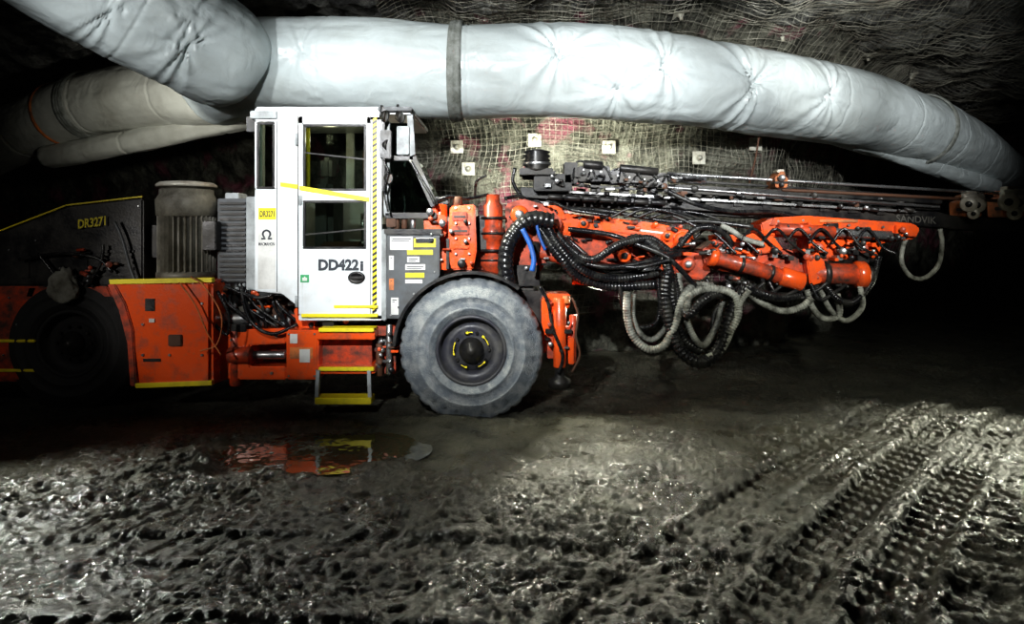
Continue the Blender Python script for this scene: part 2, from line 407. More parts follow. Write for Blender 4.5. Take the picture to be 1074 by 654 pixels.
for x,y in ((2.0,8.1),(3.4,8.6),(5.0,9.6),(6.6,11.3)):
    bolt(ceil_pt(x,y,.10),Vector((0.1,-.25,-1)))
# ------------------------------------------------------------------ ducts
def duct(pts,r,mat,label,pinch=(),seg=96,step=.018,endr=None,straps=(),name='ventilation_duct',wr=1.0,taper=0):
    P,L=resample(spline(pts,14),step); fr=frames(P); t=bmesh.new(); rings=[]; off=Vector((random.random()*9,3,7)); N_=len(P)
    pp=[]
    for (u,v,Y,a) in pinch:
        c=W(u,v,Y)
        i=min(range(N_),key=lambda k:(Vector((P[k].x/P[k].y,(P[k].z-CH)/P[k].y))-Vector((c.x/c.y,(c.z-CH)/c.y))).length)
        d=(c-P[i]); d=d-fr[i][0]*d.dot(fr[i][0]); zz=max(-.9,min(.9,d.z/r)); d=Vector((0,-math.sqrt(1-zz*zz),zz))
        pp.append((P[i]+d*r,a))
    for i,(p,(T,a,b)) in enumerate(zip(P,fr)):
        s=L*i/(N_-1); rr=r*(1-taper*max(0,(i/(N_-1)-.45)/.55))
        if endr is not None:
            e=(L-s)/.5
            if e<1: rr=r*(endr+(1-endr)*math.sqrt(max(0,1-(1-e)**2)))
        R=[]
        for q in range(seg):
            th=q*2*math.pi/seg; n=a*math.cos(th)+b*math.sin(th); co=p+n*rr
            c6=Vector((s*.6+4,math.cos(th)*3,math.sin(th)*3))+off
            d=wr*(.026*noise.noise(Vector((s*1.0,math.cos(th)*1.6,math.sin(th)*1.6))+off)+.008*noise.noise(Vector((s*3.0,math.cos(th)*2.4,math.sin(th)*2.4))+off)
               -.030*max(0,.09-abs(noise.noise(c6)))*3.5 -.016*max(0,.07-abs(noise.noise(Vector((s*2.2,math.cos(th)*2,math.sin(th)*2))+off)))*3)
            seam=(s%1.55); 
            if seam<.05: d-=.012*(1-seam/.05)
            for c,amp in pp:
                v=co-c; D=v.length
                if D<.9:
                    ang=math.atan2(v.z,v.dot(T)); w=math.cos(ang*5+c.x*3)*.7+.5*math.cos(ang*8+1)
                    d-=amp*(.12*math.exp(-D/.07)+.090*math.exp(-D/.26)*(abs(w)-.5))
            R.append(t.verts.new(co+n*d))
        rings.append(R)
    for A,B in zip(rings,rings[1:]):
        for i in range(seg): k=(i+1)%seg; t.faces.new((A[i],B[i],B[k],A[k]))
    t.faces.new(rings[0][::-1]); t.faces.new(rings[-1]); bmesh.ops.recalc_face_normals(t,faces=t.faces)
    mb=MB(); mb.add(t,mat,True); o=mb.fin(name,label=label,category='ventilation duct')
    for sf,w,g,sm in straps:
        i=int(sf*(N_-1)); k=max(1,int(w/2/step)); m2=MB(); t=bmesh.new(); rings=[]
        for j in range(i-k,i+k+1):
            T,a,b=fr[j]; rj=r*(1-taper*max(0,(j/(N_-1)-.45)/.55)); e=.012 if abs(j-i)==k else g+.008*math.sin(j*2.1)
            rings.append([t.verts.new(P[j]+(a*math.cos(q*2*math.pi/64)+b*math.sin(q*2*math.pi/64))*(rj+e)) for q in range(64)])
        for A,B in zip(rings,rings[1:]):
            for q in range(64): z=(q+1)%64; t.faces.new((A[q],B[q],B[z],A[z]))
        bmesh.ops.recalc_face_normals(t,faces=t.faces); m2.add(t,sm,True); m2.fin('strap',o,label='fabric joint strap around the duct')
    return o
D1=[(225,88,8.0),(262,70,7.7),(350,68,7.6),(470,75,7.55),(600,75,7.6),(700,84,7.8),(800,97,8.4),(900,116,9.2),(970,138,10.3),(1015,158,11.6),(1045,178,13.2),(1062,196,15)]
duct([W(*p) for p in D1],.515,DUCT,'large white fabric ventilation duct hung along the tunnel shoulder',
     pinch=((585,52,7.1,1.6),(690,66,7.2,1.5),(775,88,7.8,1.8),(850,105,8.5,.9),(330,50,7,.5),(640,95,7.2,.6)),straps=((.174,.17,.03,BAND),(.60,.14,.035,BAND)),taper=.16)
duct([W(*p) for p in ((-60,-120,5.6),(60,-40,6.1),(150,12,6.6),(222,52,7.0),(268,82,7.3))],.56,DUCT,'wide white fabric ventilation duct elbow joining a longer duct',
     pinch=((215,60,6.8,1.0),(140,25,6.4,.8),(235,30,6.8,.6)),endr=.35,wr=1.3)
duct([W(*p) for p in ((-70,185,11.6),(10,145,10.4),(90,112,9.6),(180,97,8.9),(262,92,8.3))],.44,DUCT2,'grimy beige fabric ventilation duct with rusty strap',
     straps=((.52,.10,.02,ORNG),(.60,.22,.03,BAND)),wr=1.0)
duct([W(*p) for p in ((50,165,9.8),(130,150,9.3),(210,132,8.9),(275,118,8.7))],.17,DUCT2,'thin grey ventilation hose slung under larger ducts',seg=40,wr=.8)
duct([W(*p) for p in ((835,128,9.0),(890,143,9.3),(950,163,10),(1000,182,11),(1040,196,12))],.16,DUCT,'thin white ventilation hose slung under a larger duct',seg=40,wr=1.0)
# ------------------------------------------------------------------ RIG
rig=empty('drill_rig',Vector((-1.0,6.4,0)),label='muddy orange red and white underground drilling rig standing on wet mud',category='drilling rig')
YS=5.65
def wheel(cx,cz,Y,TM=TIRE):
    c=Vector((cx,Y,cz)); ax=Vector((0,1,0)); K=1.025
    m=MB()
    m.lathe(c,ax,[(.300,.025),(.285,.01),(.27,.008),(.262,.03),(.255,.10),(.20,.115),(.17,.10),(.165,.085),(.115,.085),(.11,.06),(.0,.06)],RIM if TM is TIRE else TIRE_SHADED,64)
    m.lathe(c,ax,[(.0,.27),(.25,.27),(.27,.31),(.300,.30)],RIM,48)
    for i in range(10):
        a=i*2*math.pi/10; p=c+Vector((math.cos(a)*.145,.088,math.sin(a)*.145)); m.cyl(p,p-ax*.03,.014,BLACK,seg=6,smooth=False)
    w=m.fin('wheel',rig,label='dark steel wheel with muddy tire')
    prof=[(.287,.02),(.30,.0),(.328,-.008),(.334,-.020),(.350,-.020),(.356,-.008),(.42,-.014),(.428,-.022),(.438,-.022),(.446,-.014),(.50,-.002),(.506,.004),(.535,.012),(.555,.022),(.576,.048),(.582,.085),(.584,.13),(.584,.20),(.582,.245),(.574,.28),(.54,.31),(.45,.335),(.33,.325),(.287,.31)]
    prof=[(r*K,h) for r,h in prof]
    def mod(i,j):
        k=.6+.7*noise.noise(Vector((i*.11,j*.2,cx)))
        if 14<=j<=18: return -.018*k if (i+(3 if j>16 else 0))%7<2 else 0
        if 11<=j<=13: return -.007*k if i%7<2 else 0
        return 0
    m=MB(); m.lathe(c,ax,prof,TM,210,True,mod); m.fin('tire',w,label='mud-caked rubber tire')
    m=MB(); m.lathe(c+ax*.06,-ax,[(.105,0),(.10,.03),(.075,.045),(.07,.06),(.035,.065),(.03,.085),(.0,.085)],BLACK,32); m.fin('hub',w)
    if TM is TIRE:
      for i,(st,n_) in enumerate(((.3,5),(1.5,3),(2.7,6),(4.1,3),(5.1,4))):
        m=MB()
        for k in range(n_):
            a=st+k*.12; b=a+.13
            m.ob(c+Vector((math.cos(a)*.148,.045,math.sin(a)*.148)),c+Vector((math.cos(b)*.148,.045,math.sin(b)*.148)),.006,.006 if k<n_-1 else .015,YEL,.001)
        m.fin('nut_indicator',w,label='small curved yellow wheel nut marker')
    return w
pw=W(494,368,5.6); wheel(pw.x,pw.z,5.6)
pr=W(72,368,5.85); wheel(pr.x,.57,5.85,TIRE_SHADED)
wheel(pw.x,.57,7.15,TIRE_SHADED); wheel(pr.x,.57,7.1,TIRE_SHADED)
# chassis
m=MB()
m.box(W(235,0,6).x,W(590,0,6).x,6.05,7.05,.46,.80,REDD)
m.box(W(400,0,6).x,W(560,0,6).x,5.98,7.1,.80,1.05,BLACK)
m.box(-5.2,W(225,0,6).x,6.2,7.1,.45,1.1,BLACK)
m.cyl((pw.x,5.75,.56),(pw.x,7.3,.56),.13,BLACK); m.cyl((pr.x,5.95,.56),(pr.x,7.3,.56),.13,BLACK)
chassis=m.fin('chassis',rig,label='dirty red steel chassis frame')
# rear cover
m=MB(); m.poly([(-120,290),(-60,266),(0,244),(70,217),(150,208),(150,300),(-120,300)],5.85,1.35,BLACK,.015)
m.poly([(-120,300),(40,300),(28,330),(20,365),(22,400),(-120,400)],5.85,1.2,REDD,.015)
for u in (-30,5): m.pb(u,262,u+26,292,5.84,.02,BLACK)
for i in range(5): m.pb(98,262+i*6,140,265+i*6,5.835,.03,BLACK,.002)
m.pb(44,270,92,296,5.84,.02,BLACK); m.poly([(30,300),(112,300),(118,312),(26,312)],5.85,.5,REDD,.01)
m.bolts([(10,262),(38,252),(146,216),(146,292),(10,312),(18,340),(-10,340),(4,372)],5.85,.010)
m.clutter(60,262,140,296,5.82,20,[BLACK,BLACK,BROWN,REDD])
cover=m.fin('engine_cover',rig,label='black engine cover with red lower panel')
m=MB()
for a,b in (((-60,266),(0,244)),((0,244),(70,217)),((70,217),(150,208))): m.ob(W(a[0],a[1]-2,5.84),W(b[0],b[1]-2,5.84),.02,.012,YEL)
m.fin('reflective_strip',cover,label='thin yellow reflective edge strip')
for v in (358,389):
    m=MB(); m.pb(-60,v-2,36,v+1,5.83,.03,YEL); m.fin('reflective_strip',cover,label='yellow reflective strip')
m=MB(); m.text('DR3271',82,230,111,240,5.82,YEL,.03,slope=.03); m.fin('lettering',cover,label='yellow unit number lettering')
m=MB(); m.tube([W(u,v,5.78) for u,v in ((120,232),(128,250),(138,285),(146,302))],.012,GREY); m.fin('handrail',cover,label='bent grey handrail')
for q in (((20,272),(60,266),(100,270),(118,285)),((40,266),(55,285),(62,300)),((108,256),(108,264),(104,280),(90,300))):
    m=MB(); m.tube([W(u,v,5.78) for u,v in q],.012,RUBBER); m.fin('cable',cover,label='black rubber cable')
m=MB(); t=bmesh.new(); bmesh.ops.create_icosphere(t,subdivisions=4,radius=1)
for v in t.verts:
    n=v.co.normalized(); k=1+.35*noise.noise(n*1.6)+.10*noise.noise(Vector((n.x*9,n.y*9,n.z*2))); c=W(68,298,5.78)
    v.co=c+Vector((n.x*.13*k*(1-.45*n.z),n.y*.06*k,n.z*.14*k))
m.add(t,RAG,True); m.fin('cloth_bundle',rig,label='crumpled grey cloth bundle')
# red fender box
m=MB(); m.poly([(113,294),(222,294),(222,405),(143,405),(139,372),(133,335),(122,312)],5.68,.85,RED,.03)
m.poly([(112,298),(120,298),(131,318),(139,345),(143,405),(136,405),(133,360),(124,325)],5.66,.25,REDD,.008)
m.bolts([(150,372),(150,340),(212,372),(212,318),(178,372)],5.68,.012)
m.pb(176,351,190,363,5.66,.03,BROWN); m.pb(156,334,162,338,5.67,.01,STK,.001); m.pb(152,313,162,326,5.672,.01,BLACK,.002)
m.pb(150,376,168,379,5.672,.01,BLACK,.001)
fen=m.fin('side_tank',rig,label='bright orange red rounded side tank panel')
m=MB(); m.poly([(114,293),(222,291),(222,296),(115,298)],5.66,.06,YEL,.003); m.fin('reflective_strip',fen,label='yellow reflective strip')
m=MB(); m.poly([(141,402),(222,399),(222,404),(142,407)],5.66,.06,YEL,.003); m.fin('reflective_strip',fen,label='yellow reflective strip')
# motor
c=W(196,291,6.0)
m=MB(); zt=lambda v: W(0,v,6.0).z-c.z
m.lathe(c,(0,0,1),[(.19,zt(289)),(.215,zt(288)),(.215,zt(224)),(.19,zt(222))],MOTOR,96,False,lambda i,j:(.022 if i%3==0 else -.014))
m.lathe(c,(0,0,1),[(0,0),(.245,0),(.245,zt(285)),(.2,zt(283))],MOTOR,40)
m.lathe(c,(0,0,1),[(.21,zt(228)),(.245,zt(226)),(.252,zt(210)),(.22,zt(204)),(.22,zt(199)),(0,zt(199))],MOTOR,40)
mot=m.fin('electric_motor',rig,label='ribbed grey brown upright electric motor')
m=MB(); m.lathe(c+Vector((0,0,zt(200))),(0,0,1),[(.18,0),(.19,.02),(.235,.03)],MOTOR,40); m.lathe(c+Vector((0,0,zt(200))),(0,0,1),[(.235,.028),(.247,.03),(.247,.05),(.22,.07)],PALE,40); m.lathe(c+Vector((0,0,zt(200))),(0,0,1),[(.22,.068),(.1,.085),(0,.085)],MOTOR,40); m.fin('fan_cowl',mot,label='domed motor fan cowl with pale rim')
m=MB(); m.pb(152,236,168,270,5.95,.2,BLACK); m.fin('terminal_box',mot)
m=MB(); m.pb(212,232,226,262,5.82,.12,BLACK); m.fin('terminal_box',mot)
# coolers
m=MB(); m.pb(228,208,262,300,5.95,.7,GREY)
for i in range(16): m.pb(230,212+i*5.5,257,214.5+i*5.5,5.93,.04,BLACK,.001)
m.pb(236,202,250,210,6.0,.2,LGREY)
cool=m.fin('cooler',rig,label='grey finned cooler unit')
m=MB(); m.pb(258,206,270,304,5.85,.5,LGREY); m.fin('side_plate',cool,label='light grey upright cooler plate')
# articulation clutter
m=MB()
m.pb(226,300,316,346,6.1,.7,BLACK); m.pb(240,304,262,330,6.0,.12,MOTOR); m.pb(272,320,298,344,5.98,.12,BROWN)
m.cyl(W(268,312,6),W(318,316,6),.05,BROWN); m.cyl(W(232,334,5.95),W(262,334,5.95),.06,STEEL); m.cyl(W(248,296,5.95),W(248,318,5.95),.05,BLACK)
for i in range(6): m.cyl(W(268+i*7,330,5.95),W(268+i*7,342,5.95),.018,STEEL if i%2 else BLACK)
for i in range(9):
    a=random.uniform(228,300); m.tube([W(a,298+random.uniform(-4,8),5.92),W(a+random.uniform(-12,20),318,5.86),W(a+random.uniform(0,40),344,5.9)],.013,RUBBER)
m.clutter(226,298,312,342,5.94,40,[BLACK,BLACK,STEEL,BROWN,RED,LGREY])
m.fin('valve_block',rig,label='oily dark valve block with pipe fittings')
m=MB()
m.poly([(222,362),(238,346),(300,344),(300,360),(262,362),(262,384),(300,384),(300,398),(236,398),(222,404)],5.85,.3,RED,.01)
m.cyl(W(262,372,5.88),W(300,372,5.88),.035,STEEL); m.cyl(W(240,372,5.83),W(264,372,5.83),.07,REDD)
m.cyl(W(248,344,5.9),W(248,404,5.9),.06,REDD); m.pb(238,340,258,348,5.84,.2,BLACK); m.bolts([(230,372),(230,390),(243,356),(290,352),(285,391)],5.85,.014)
m.fin('articulation_joint',rig,label='red steel articulation joint with steering cylinder')
for q in (((188,296),(205,320),(218,350),(232,372)),((200,290),(214,300),(232,330),(228,360),(210,368))):
    m=MB(); m.tube([W(u,v,5.62) for u,v in q],.006,ORNG); m.fin('cable',rig,label='thin orange cable')
for q in (((228,305),(240,330),(238,350),(225,340)),((236,300),(270,312),(300,305),(316,318)),((252,300),(262,335),(285,350),(312,340))):
    m=MB(); m.tube([W(u,v,5.76) for u,v in q],.015,RUBBER); m.fin('hydraulic_hose',rig)
# ---------------------------------------------------------------- cab
m=MB(); T=.045
m.pb(267,113,400,127,YS,T,WHITE,.01); m.pb(267,127,270,198,YS,T,WHITE); m.pb(287,127,313,198,YS,T,WHITE)
m.poly([(267,198),(313,198),(313,322),(296,308),(267,305)],YS,T,WHITE,.008)
m.pb(313,330,400,336,YS,T,WHITE); m.pb(387,122,400,335,YS,T,WHITE)
zt_=W(0,113,YS).z; zb=W(0,335,YS).z; zr=W(0,306,YS).z; xl=W(267,0,YS).x; xr=W(400,0,YS).x; zw=W(0,200,YS).z
YF=6.75
m.box(xl,W(432,0,YS).x,YS,YF,zt_-.05,zt_+.01,WHITE,.015)
m.box(xl,xl+T,YS+T,YF,zr,zw,WHITE); m.box(xl,xl+T,YS+T,YS+.12,zw,zt_-.05,WHITE); m.box(xl,xl+T,YF-.1,YF,zw,zt_-.05,WHITE)
m.box(xl,xr+.3,YF-T,YF,zr,zw,WHITE); m.box(xl+.5,xl+.58,YF-T,YF,zw,zt_-.05,WHITE); m.box(xr,xr+.1,YF-T,YF,zw,zt_-.05,WHITE)
m.box(xl,xr+.42,YS+.1,YF,zr-.04,zr,GREY); m.box(W(313,0,YS).x,xr+.38,YS+T,YF,zb,zr-.04,GREY)
m.pb(290.0,127,290.8,306,YS-.003,.006,GREY,.001)
yn=5.72
m.ob(W(406,127,yn),W(406,226,yn),.05,.05,LGREY); m.ob(W(430,118,yn),W(433,165,yn),.05,.05,LGREY); m.ob(W(432,163,yn),W(456,216,yn),.05,.06,BLACK)
m.ob(W(404,226,yn),W(458,226,yn),.05,.05,BLACK); m.ob(W(404,166,yn),W(434,166,yn),.05,.04,BLACK)
m.ob(W(432,163,YF-.2)+Vector((-.15,0,-.0)),W(456,216,YF-.2)+Vector((-.15,0,0)),.05,.045,LGREY)
cab=m.fin('cab',rig,label='white enclosed operator cab')
m=MB(); yd=YS-.022; td=.04
m.pb(313,122,318,330,yd,td,WHITE,.008); m.pb(384,122,388,330,yd,td,WHITE,.008); m.pb(313,122,388,130,yd,td,WHITE,.008)
m.pb(317,200,385,210,yd,td,WHITE,.004); m.pb(317,260,385,330,yd,td,WHITE,.006)
m.fin('door',cab,label='white cab door with two windows')
m=MB(); m.pb(312.2,121.2,313.2,331,YS-.006,.01,BLACK,.001); m.pb(388,121.2,388.8,331,YS-.006,.01,BLACK,.001); m.fin('door_seal',cab,label='thin black rubber door seal')
def win(u0,v0,u1,v1,Y,nm='window'):
    m=MB(); w=2.4
    m.pb(u0,v0,u1,v0+w,Y,.03,BLACK,.003); m.pb(u0,v1-w,u1,v1,Y,.03,BLACK,.003); m.pb(u0,v0+w,u0+w,v1-w,Y,.03,BLACK,.003); m.pb(u1-w,v0+w,u1,v1-w,Y,.03,BLACK,.003)
    m.pb(u0+w,v0+w,u1-w,v1-w,Y+.012,.006,GLASS,0); return m.fin('cab_window',cab,label='tinted window pane in black rubber frame')
win(317.5,130,384,200,yd-.004); win(317.5,210,384,261,yd-.004); win(269,128,288,198,YS-.004)
m=MB(); m.ob(W(320,160,yd),W(383,167,yd),.012,.012,BLACK); m.fin('grab_bar',cab,label='thin black bar across window')
m=MB(); m.ob(W(320,246,yd),W(383,240,yd),.012,.012,BLACK); m.fin('grab_bar',cab,label='thin black bar across window')
m=MB(); m.pb(321,134,325,196,YS+.06,.01,YEL,.001); m.fin('hazard_strip',cab,label='yellow strip inside window')
m=MB(); m.poly([(408,168),(431,168),(453,216),(453,224),(408,224)],yn+.02,.006,GLASSD,0)
a=W(433,166,yn+.05); b=W(456,218,yn+.05); m.quad([a,b,b+Vector((0,.8,0)),a+Vector((0,.8,0))],.006,GLASSD); m.pb(408,129,430,164,yn+.02,.006,GLASSD,0)
m.fin('windscreen',cab,label='sloping dark tinted windscreen')
m=MB(); m.poly([(294,191),(313,193.5),(313,198),(294,195.5)],YS-.004,.006,YEL,.001); m.poly([(314,194.5),(387,207),(387,211.5),(314,199)],yd-.012,.012,YEL,.001); m.fin('reflective_strip',cab,label='yellow reflective strip')
m=MB(); m.pb(316,329,396,332.5,YS-.03,.02,YEL,.002); m.fin('reflective_strip',cab,label='yellow reflective strip')
m=MB(); v=122
while v<326:
    m.poly([(390.5,v+3),(395.2,v),(395.2,v+3),(390.5,v+6)],YS-.006,.006,YEL,0); m.poly([(390.5,v+6),(395.2,v+3),(395.2,v+6),(390.5,v+9)],YS-.006,.006,BLACK,0); v+=6
m.fin('hazard_strip',cab,label='yellow and black diagonal hazard tape')
m=MB(); m.text('DD422',334,271.5,376.5,283.5,yd-.002,DARKTXT,.048,th=.004); m.text('i',377.8,273.5,381.2,284,yd-.002,DARKTXT,.04,th=.004); m.fin('lettering',cab,label='dark bold machine number lettering')
m=MB(); m.pb(271,218,289.4,230,YS-.005,.006,YEL,.001); m.text('DR3271',272.6,221,287.8,227.4,YS-.006,DARKTXT,.02,th=.002); m.fin('number_plate',cab,label='yellow unit number label with black lettering')
m=MB(); m.pb(270.5,236,289,303,YS-.003,.004,STK,.001)
cc=W(279.5,246,YS-.006)
for k in range(14):
    a0=math.radians(-60+k*21.4); R_=.031
    p=cc+Vector((math.cos(a0+.0)*R_,0,math.sin(a0)*R_+.005)); q=cc+Vector((math.cos(a0+.374)*R_,0,math.sin(a0+.374)*R_+.005))
    m.ob(p,q,.004,.013,DARKTXT,.001)
m.pb(274,249.3,278.3,251,YS-.008,.004,DARKTXT,0); m.pb(280.7,249.3,285,251,YS-.008,.004,DARKTXT,0)
m.text('MACMAHON',271.2,254,288,257.5,YS-.004,DARKTXT,.01,th=.002); m.fin('logo_sticker',cab,label='white sticker with round dark logo and name')
m=MB(); m.pb(315,288,324,296,yd-.004,.005,GREEN,.001); m.poly([(317,293),(319.5,289.5),(322,293)],yd-.007,.004,STK,0); m.pb(317,291,322,294.4,yd-.006,.003,STK,0); m.fin('sticker',cab,label='small green sticker')
m=MB(); m.lathe(W(374,291,yd),(0,-1,0),[(.072,0),(.07,.012),(.045,.015),(.04,.006),(0,.006)],BLACK,28); m.ob(W(367,291,yd-.02),W(381,291,yd-.02),.02,.03,BLACK); h=m.fin('door_handle',cab,label='black oval door handle')
for v_ in h.data.vertices: v_.co.z*=.72
for a_,b_ in (((315,205),(315,215)),((311,310),(311,322)),((311,140),(311,152))):
    m=MB(); m.cyl(W(*a_,yd-.01),W(*b_,yd-.01),.012,LGREY); m.fin('hinge',cab)
m=MB(); m.pb(262,116,290,124,YS-.03,.5,LGREY); m.pb(258,122,270,138,YS+.1,.2,BLACK); m.fin('roof_bracket',cab,label='small grey roof bracket')
def lamp(u,v,Y,r,d):
    m=MB(); p=W(u,v,Y); d=Vector(d).normalized()
    m.lathe(p,d,[(0,-r*.9),(r*.6,-r*.8),(r,-r*.1),(r*1.05,r*.25),(r*.92,r*.25),(r*.9,r*.1)],BLACK,24); m.lathe(p,d,[(r*.9,r*.12),(0,r*.18)],STK,24)
    m.cyl(p-d*r*.6,p-d*r*.6+Vector((0,0,r*1.7)),.012,BLACK); m.fin('work_lamp',cab,label='round black work lamp with pale lens')
lamp(404,122,5.6,.05,(.98,-.2,-.2)); lamp(421,122,5.66,.055,(.98,-.2,-.2)); lamp(406,152,5.6,.045,(.95,-.3,-.1)); lamp(408,187,5.6,.045,(.9,-.4,-.2))
m=MB(); m.ob(W(402,112,5.6),W(402,200,5.6),.02,.025,BLACK); m.pb(398,136,410,166,5.58,.06,BLACK); m.pb(416,132,429,162,5.66,.1,LGREY); m.pb(396,112,432,116,5.6,.2,GREY)
m.tube([W(u,v,5.56) for u,v in ((400,165),(407,180),(403,200),(407,222))],.008,RUBBER); m.tube([W(u,v,5.6) for u,v in ((430,168),(440,185),(452,205),(456,214))],.012,RUBBER)
m.fin('lamp_bracket',cab,label='black bracket post carrying lamps')
m=MB(); m.box(xl+.22,xl+.68,5.95,6.4,1.1,1.32,GREY,.05); m.box(xl+.40,xl+.56,5.95,6.4,1.3,2.0,GREY,.05); m.box(xl+.42,xl+.52,6.08,6.28,2.0,2.2,GREY,.03)
m.box(xl+.5,xl+.85,5.8,5.92,1.35,1.45,BROWN,.02); m.fin('operator_seat',cab,label='dark grey operator seat')
m=MB(); m.box(xr-.16,xr+.1,5.9,6.5,1.0,1.6,GREY,.03); m.box(xr-.18,xr-.10,6.0,6.35,1.65,1.95,LGREY,.02); m.cyl((xr-.25,6.1,1.45),(xr-.25,6.1,1.7),.02,STEEL); m.box(xr-.3,xr-.2,6.3,6.5,1.9,2.3,BROWN,.02); m.fin('control_console',cab,label='grey control console')
# ---------------------------------------------------------------- side panel
m=MB(); m.poly([(404,245),(461,245),(461,290),(440,310),(424,334),(404,334)],5.66,.5,GREY,.01); m.pb(402,240,463,246,5.64,.55,BLACK); m.pb(400,240,405,336,5.64,.4,LGREY)
m.bolts([(410,330),(418,322),(434,308),(456,285),(411,250)],5.66,.009)
sp=m.fin('side_panel',rig,label='dark grey panel carrying stickers')
for (u0,v0,u1,v1,mt) in ((409,248,433,262,STK),(434,250,457,259,YEL),(436,249,455,255,STK),(427,262,454,267,YEL),(427,269,440,275,STK),(425,277,446,283,STK),(425,286,445,291,YEL),(408,268,413,283,STK),(408,292,413,304,ORNG),(410,312,418,330,STK),(425,293,443,297,STK)):
    m=MB(); m.pb(u0,v0,u1,v1,5.655,.006,mt,.001)
    if v1-v0>5: m.pb(u0+1.5,v0+2,u1-2,v0+2.8,5.653,.003,DARKTXT,0); m.pb(u0+1.5,v0+4,u1-4,v0+4.6,5.653,.003,DARKTXT,0)
    m.fin('sticker',sp,label='small safety sticker')
m=MB()
for u,hh in ((409,18),(416,12),(424,15),(433,10)): m.cyl(W(u,240,5.75),W(u,240-hh,5.75),.025,STEEL if u%2 else BROWN)
m.pb(405,228,415,238,5.7,.1,BROWN); m.fin('valve',rig,label='small brass and steel valves')
# steps
m=MB()
m.pb(318,318,402,345,5.9,.7,BLACK); m.pb(300,346,334,398,5.62,.4,RED,.012); m.pb(334,352,390,386,5.75,.35,REDD); m.pb(332,346,393,356,5.6,.35,RED); m.pb(330,384,393,392,5.6,.3,RED)
m.poly([(316,318),(330,336),(330,346),(312,346),(308,325)],5.8,.1,RED); m.pb(391,342,415,352,5.75,.3,REDD); m.pb(395,356,413,362,5.75,.3,STEEL); m.pb(394,366,415,392,5.78,.3,REDD)
m.cyl(W(398,360,5.72),W(398,394,5.72),.03,BROWN); m.cyl(W(408,340,5.72),W(408,392,5.72),.025,STEEL); m.pb(338,336,350,346,5.7,.1,BLACK); m.pb(340,322,396,326,5.66,.06,RED); m.bolts([(303,350),(303,394),(330,350),(330,394)],5.62,.009)
m.clutter(320,326,400,342,5.84,14,[RED,BLACK,STEEL]); m.clutter(392,345,412,390,5.72,14,[RED,BLACK,STEEL,BROWN])
lad=m.fin('step_frame',rig,label='orange red step box below the cab')
m=MB(); m.ob(W(334,388,5.58),W(332,424,5.55),.03,.03,LGREY); m.fin('ladder_rail',lad)
m=MB(); m.ob(W(387,388,5.58),W(388,420,5.55),.03,.03,LGREY); m.fin('ladder_rail',lad)
for (u0,v0,u1,v1,Y) in ((330,417,389,424,5.52),(334,344,392,348,5.57),(334,385,392,389,5.57),(350,320,396,323,5.62)):
    m=MB(); m.pb(u0,v0,u1,v1,Y,.16,YEL,.004)
    m.fin('step',lad,label='yellow edged step tread')
for q in ((304,350,312,360,STK),(304,364,328,376,ORNG),(314,366,325,380,STK)):
    m=MB(); m.pb(*q[:4],5.611 if q[4] is STK else 5.613,.006,q[4],.001); m.fin('sticker',lad)
# fender
m=MB(); t=bmesh.new(); ring=[]
for i in range(40):
    a=math.radians(52+i*(125/39)); r0,r1=.622,.648
    q=[Vector((pw.x+math.cos(a)*r,Y,.561+math.sin(a)*r)) for r,Y in ((r0,5.60),(r1,5.60),(r1,6.0),(r0,6.0))]
    ring.append([t.verts.new(x) for x in q])
for A,B in zip(ring,ring[1:]):
    for k in range(4): t.faces.new((A[k],A[(k+1)%4],B[(k+1)%4],B[k]))
t.faces.new(ring[0]); t.faces.new(ring[-1]); bmesh.ops.recalc_face_normals(t,faces=t.faces); m.add(t,BLACK,False); m.fin('fender',rig,label='curved black wheel fender')
# ---------------------------------------------------------------- front frame
m=MB()
m.pb(462,240,530,290,6.0,.9,REDD,.01)
m.poly([(443,216),(456,214),(458,224),(468,226),(468,246),(462,252),(462,262),(470,266),(470,283),(458,283),(456,262),(445,244)],5.75,.35,RED,.01)
m.poly([(472,216),(498,214),(500,262),(496,283),(474,283),(470,270),(470,240)],5.72,.4,RED,.012); m.pb(474,222,490,231,5.70,.05,REDD); m.pb(474,237,492,246,5.70,.05,REDD); m.pb(474,252,492,261,5.70,.05,RED)
m.cyl(W(462,214,5.85),W(462,240,5.85),.06,RED); m.bolts([(478,218),(492,218),(478,234),(492,234),(478,250),(492,250),(478,266),(492,266),(450,222),(463,272)],5.70,.011)
m.cyl(W(464,234,5.74),W(464,234,5.62),.03,STEEL); m.cyl(W(484,276,5.74),W(484,276,5.64),.035,BLACK); m.cyl(W(451,222,5.76),W(451,222,5.64),.03,STEEL)
m.pb(443,246,456,262,5.78,.3,BLACK); m.pb(443,266,456,284,5.74,.2,RED); m.pb(452,206,470,214,5.8,.2,BLACK); m.cyl(W(480,206,5.8),W(480,216,5.8),.04,BROWN)
m.pb(468,250,471,282,5.70,.06,BLACK,.002); m.pb(476,226,488,228,5.69,.03,BLACK,.001); m.pb(476,241,490,243,5.69,.03,BLACK,.001); m.clutter(446,220,498,280,5.70,10,[BLACK,STEEL,REDD],sz=4)
m.fin('boom_mount',rig,label='bright red boom mounting bracket')
m=MB(); c=W(517,292,5.95)
zz=lambda v:(292-v)*5.95/F
m.lathe(c,(0,0,1),[(0,0),(.09,0),(.09,zz(280)),(.11,zz(278)),(.11,zz(270)),(.075,zz(268)),(.075,zz(252)),(.1,zz(250)),(.1,zz(240)),(.085,zz(238)),(.085,zz(216)),(.06,zz(212)),(.06,zz(204)),(0,zz(204))],REDD,28)
for v in (274,264,246,230): m.lathe(c+Vector((0,0,zz(v))),(0,0,1),[(.08,0),(.115,.004),(.115,.02),(.08,.024)],BLACK,28)
m.pb(500,226,512,262,5.9,.2,BLACK)
m.fin('swing_post',rig,label='red vertical swing post with collars')
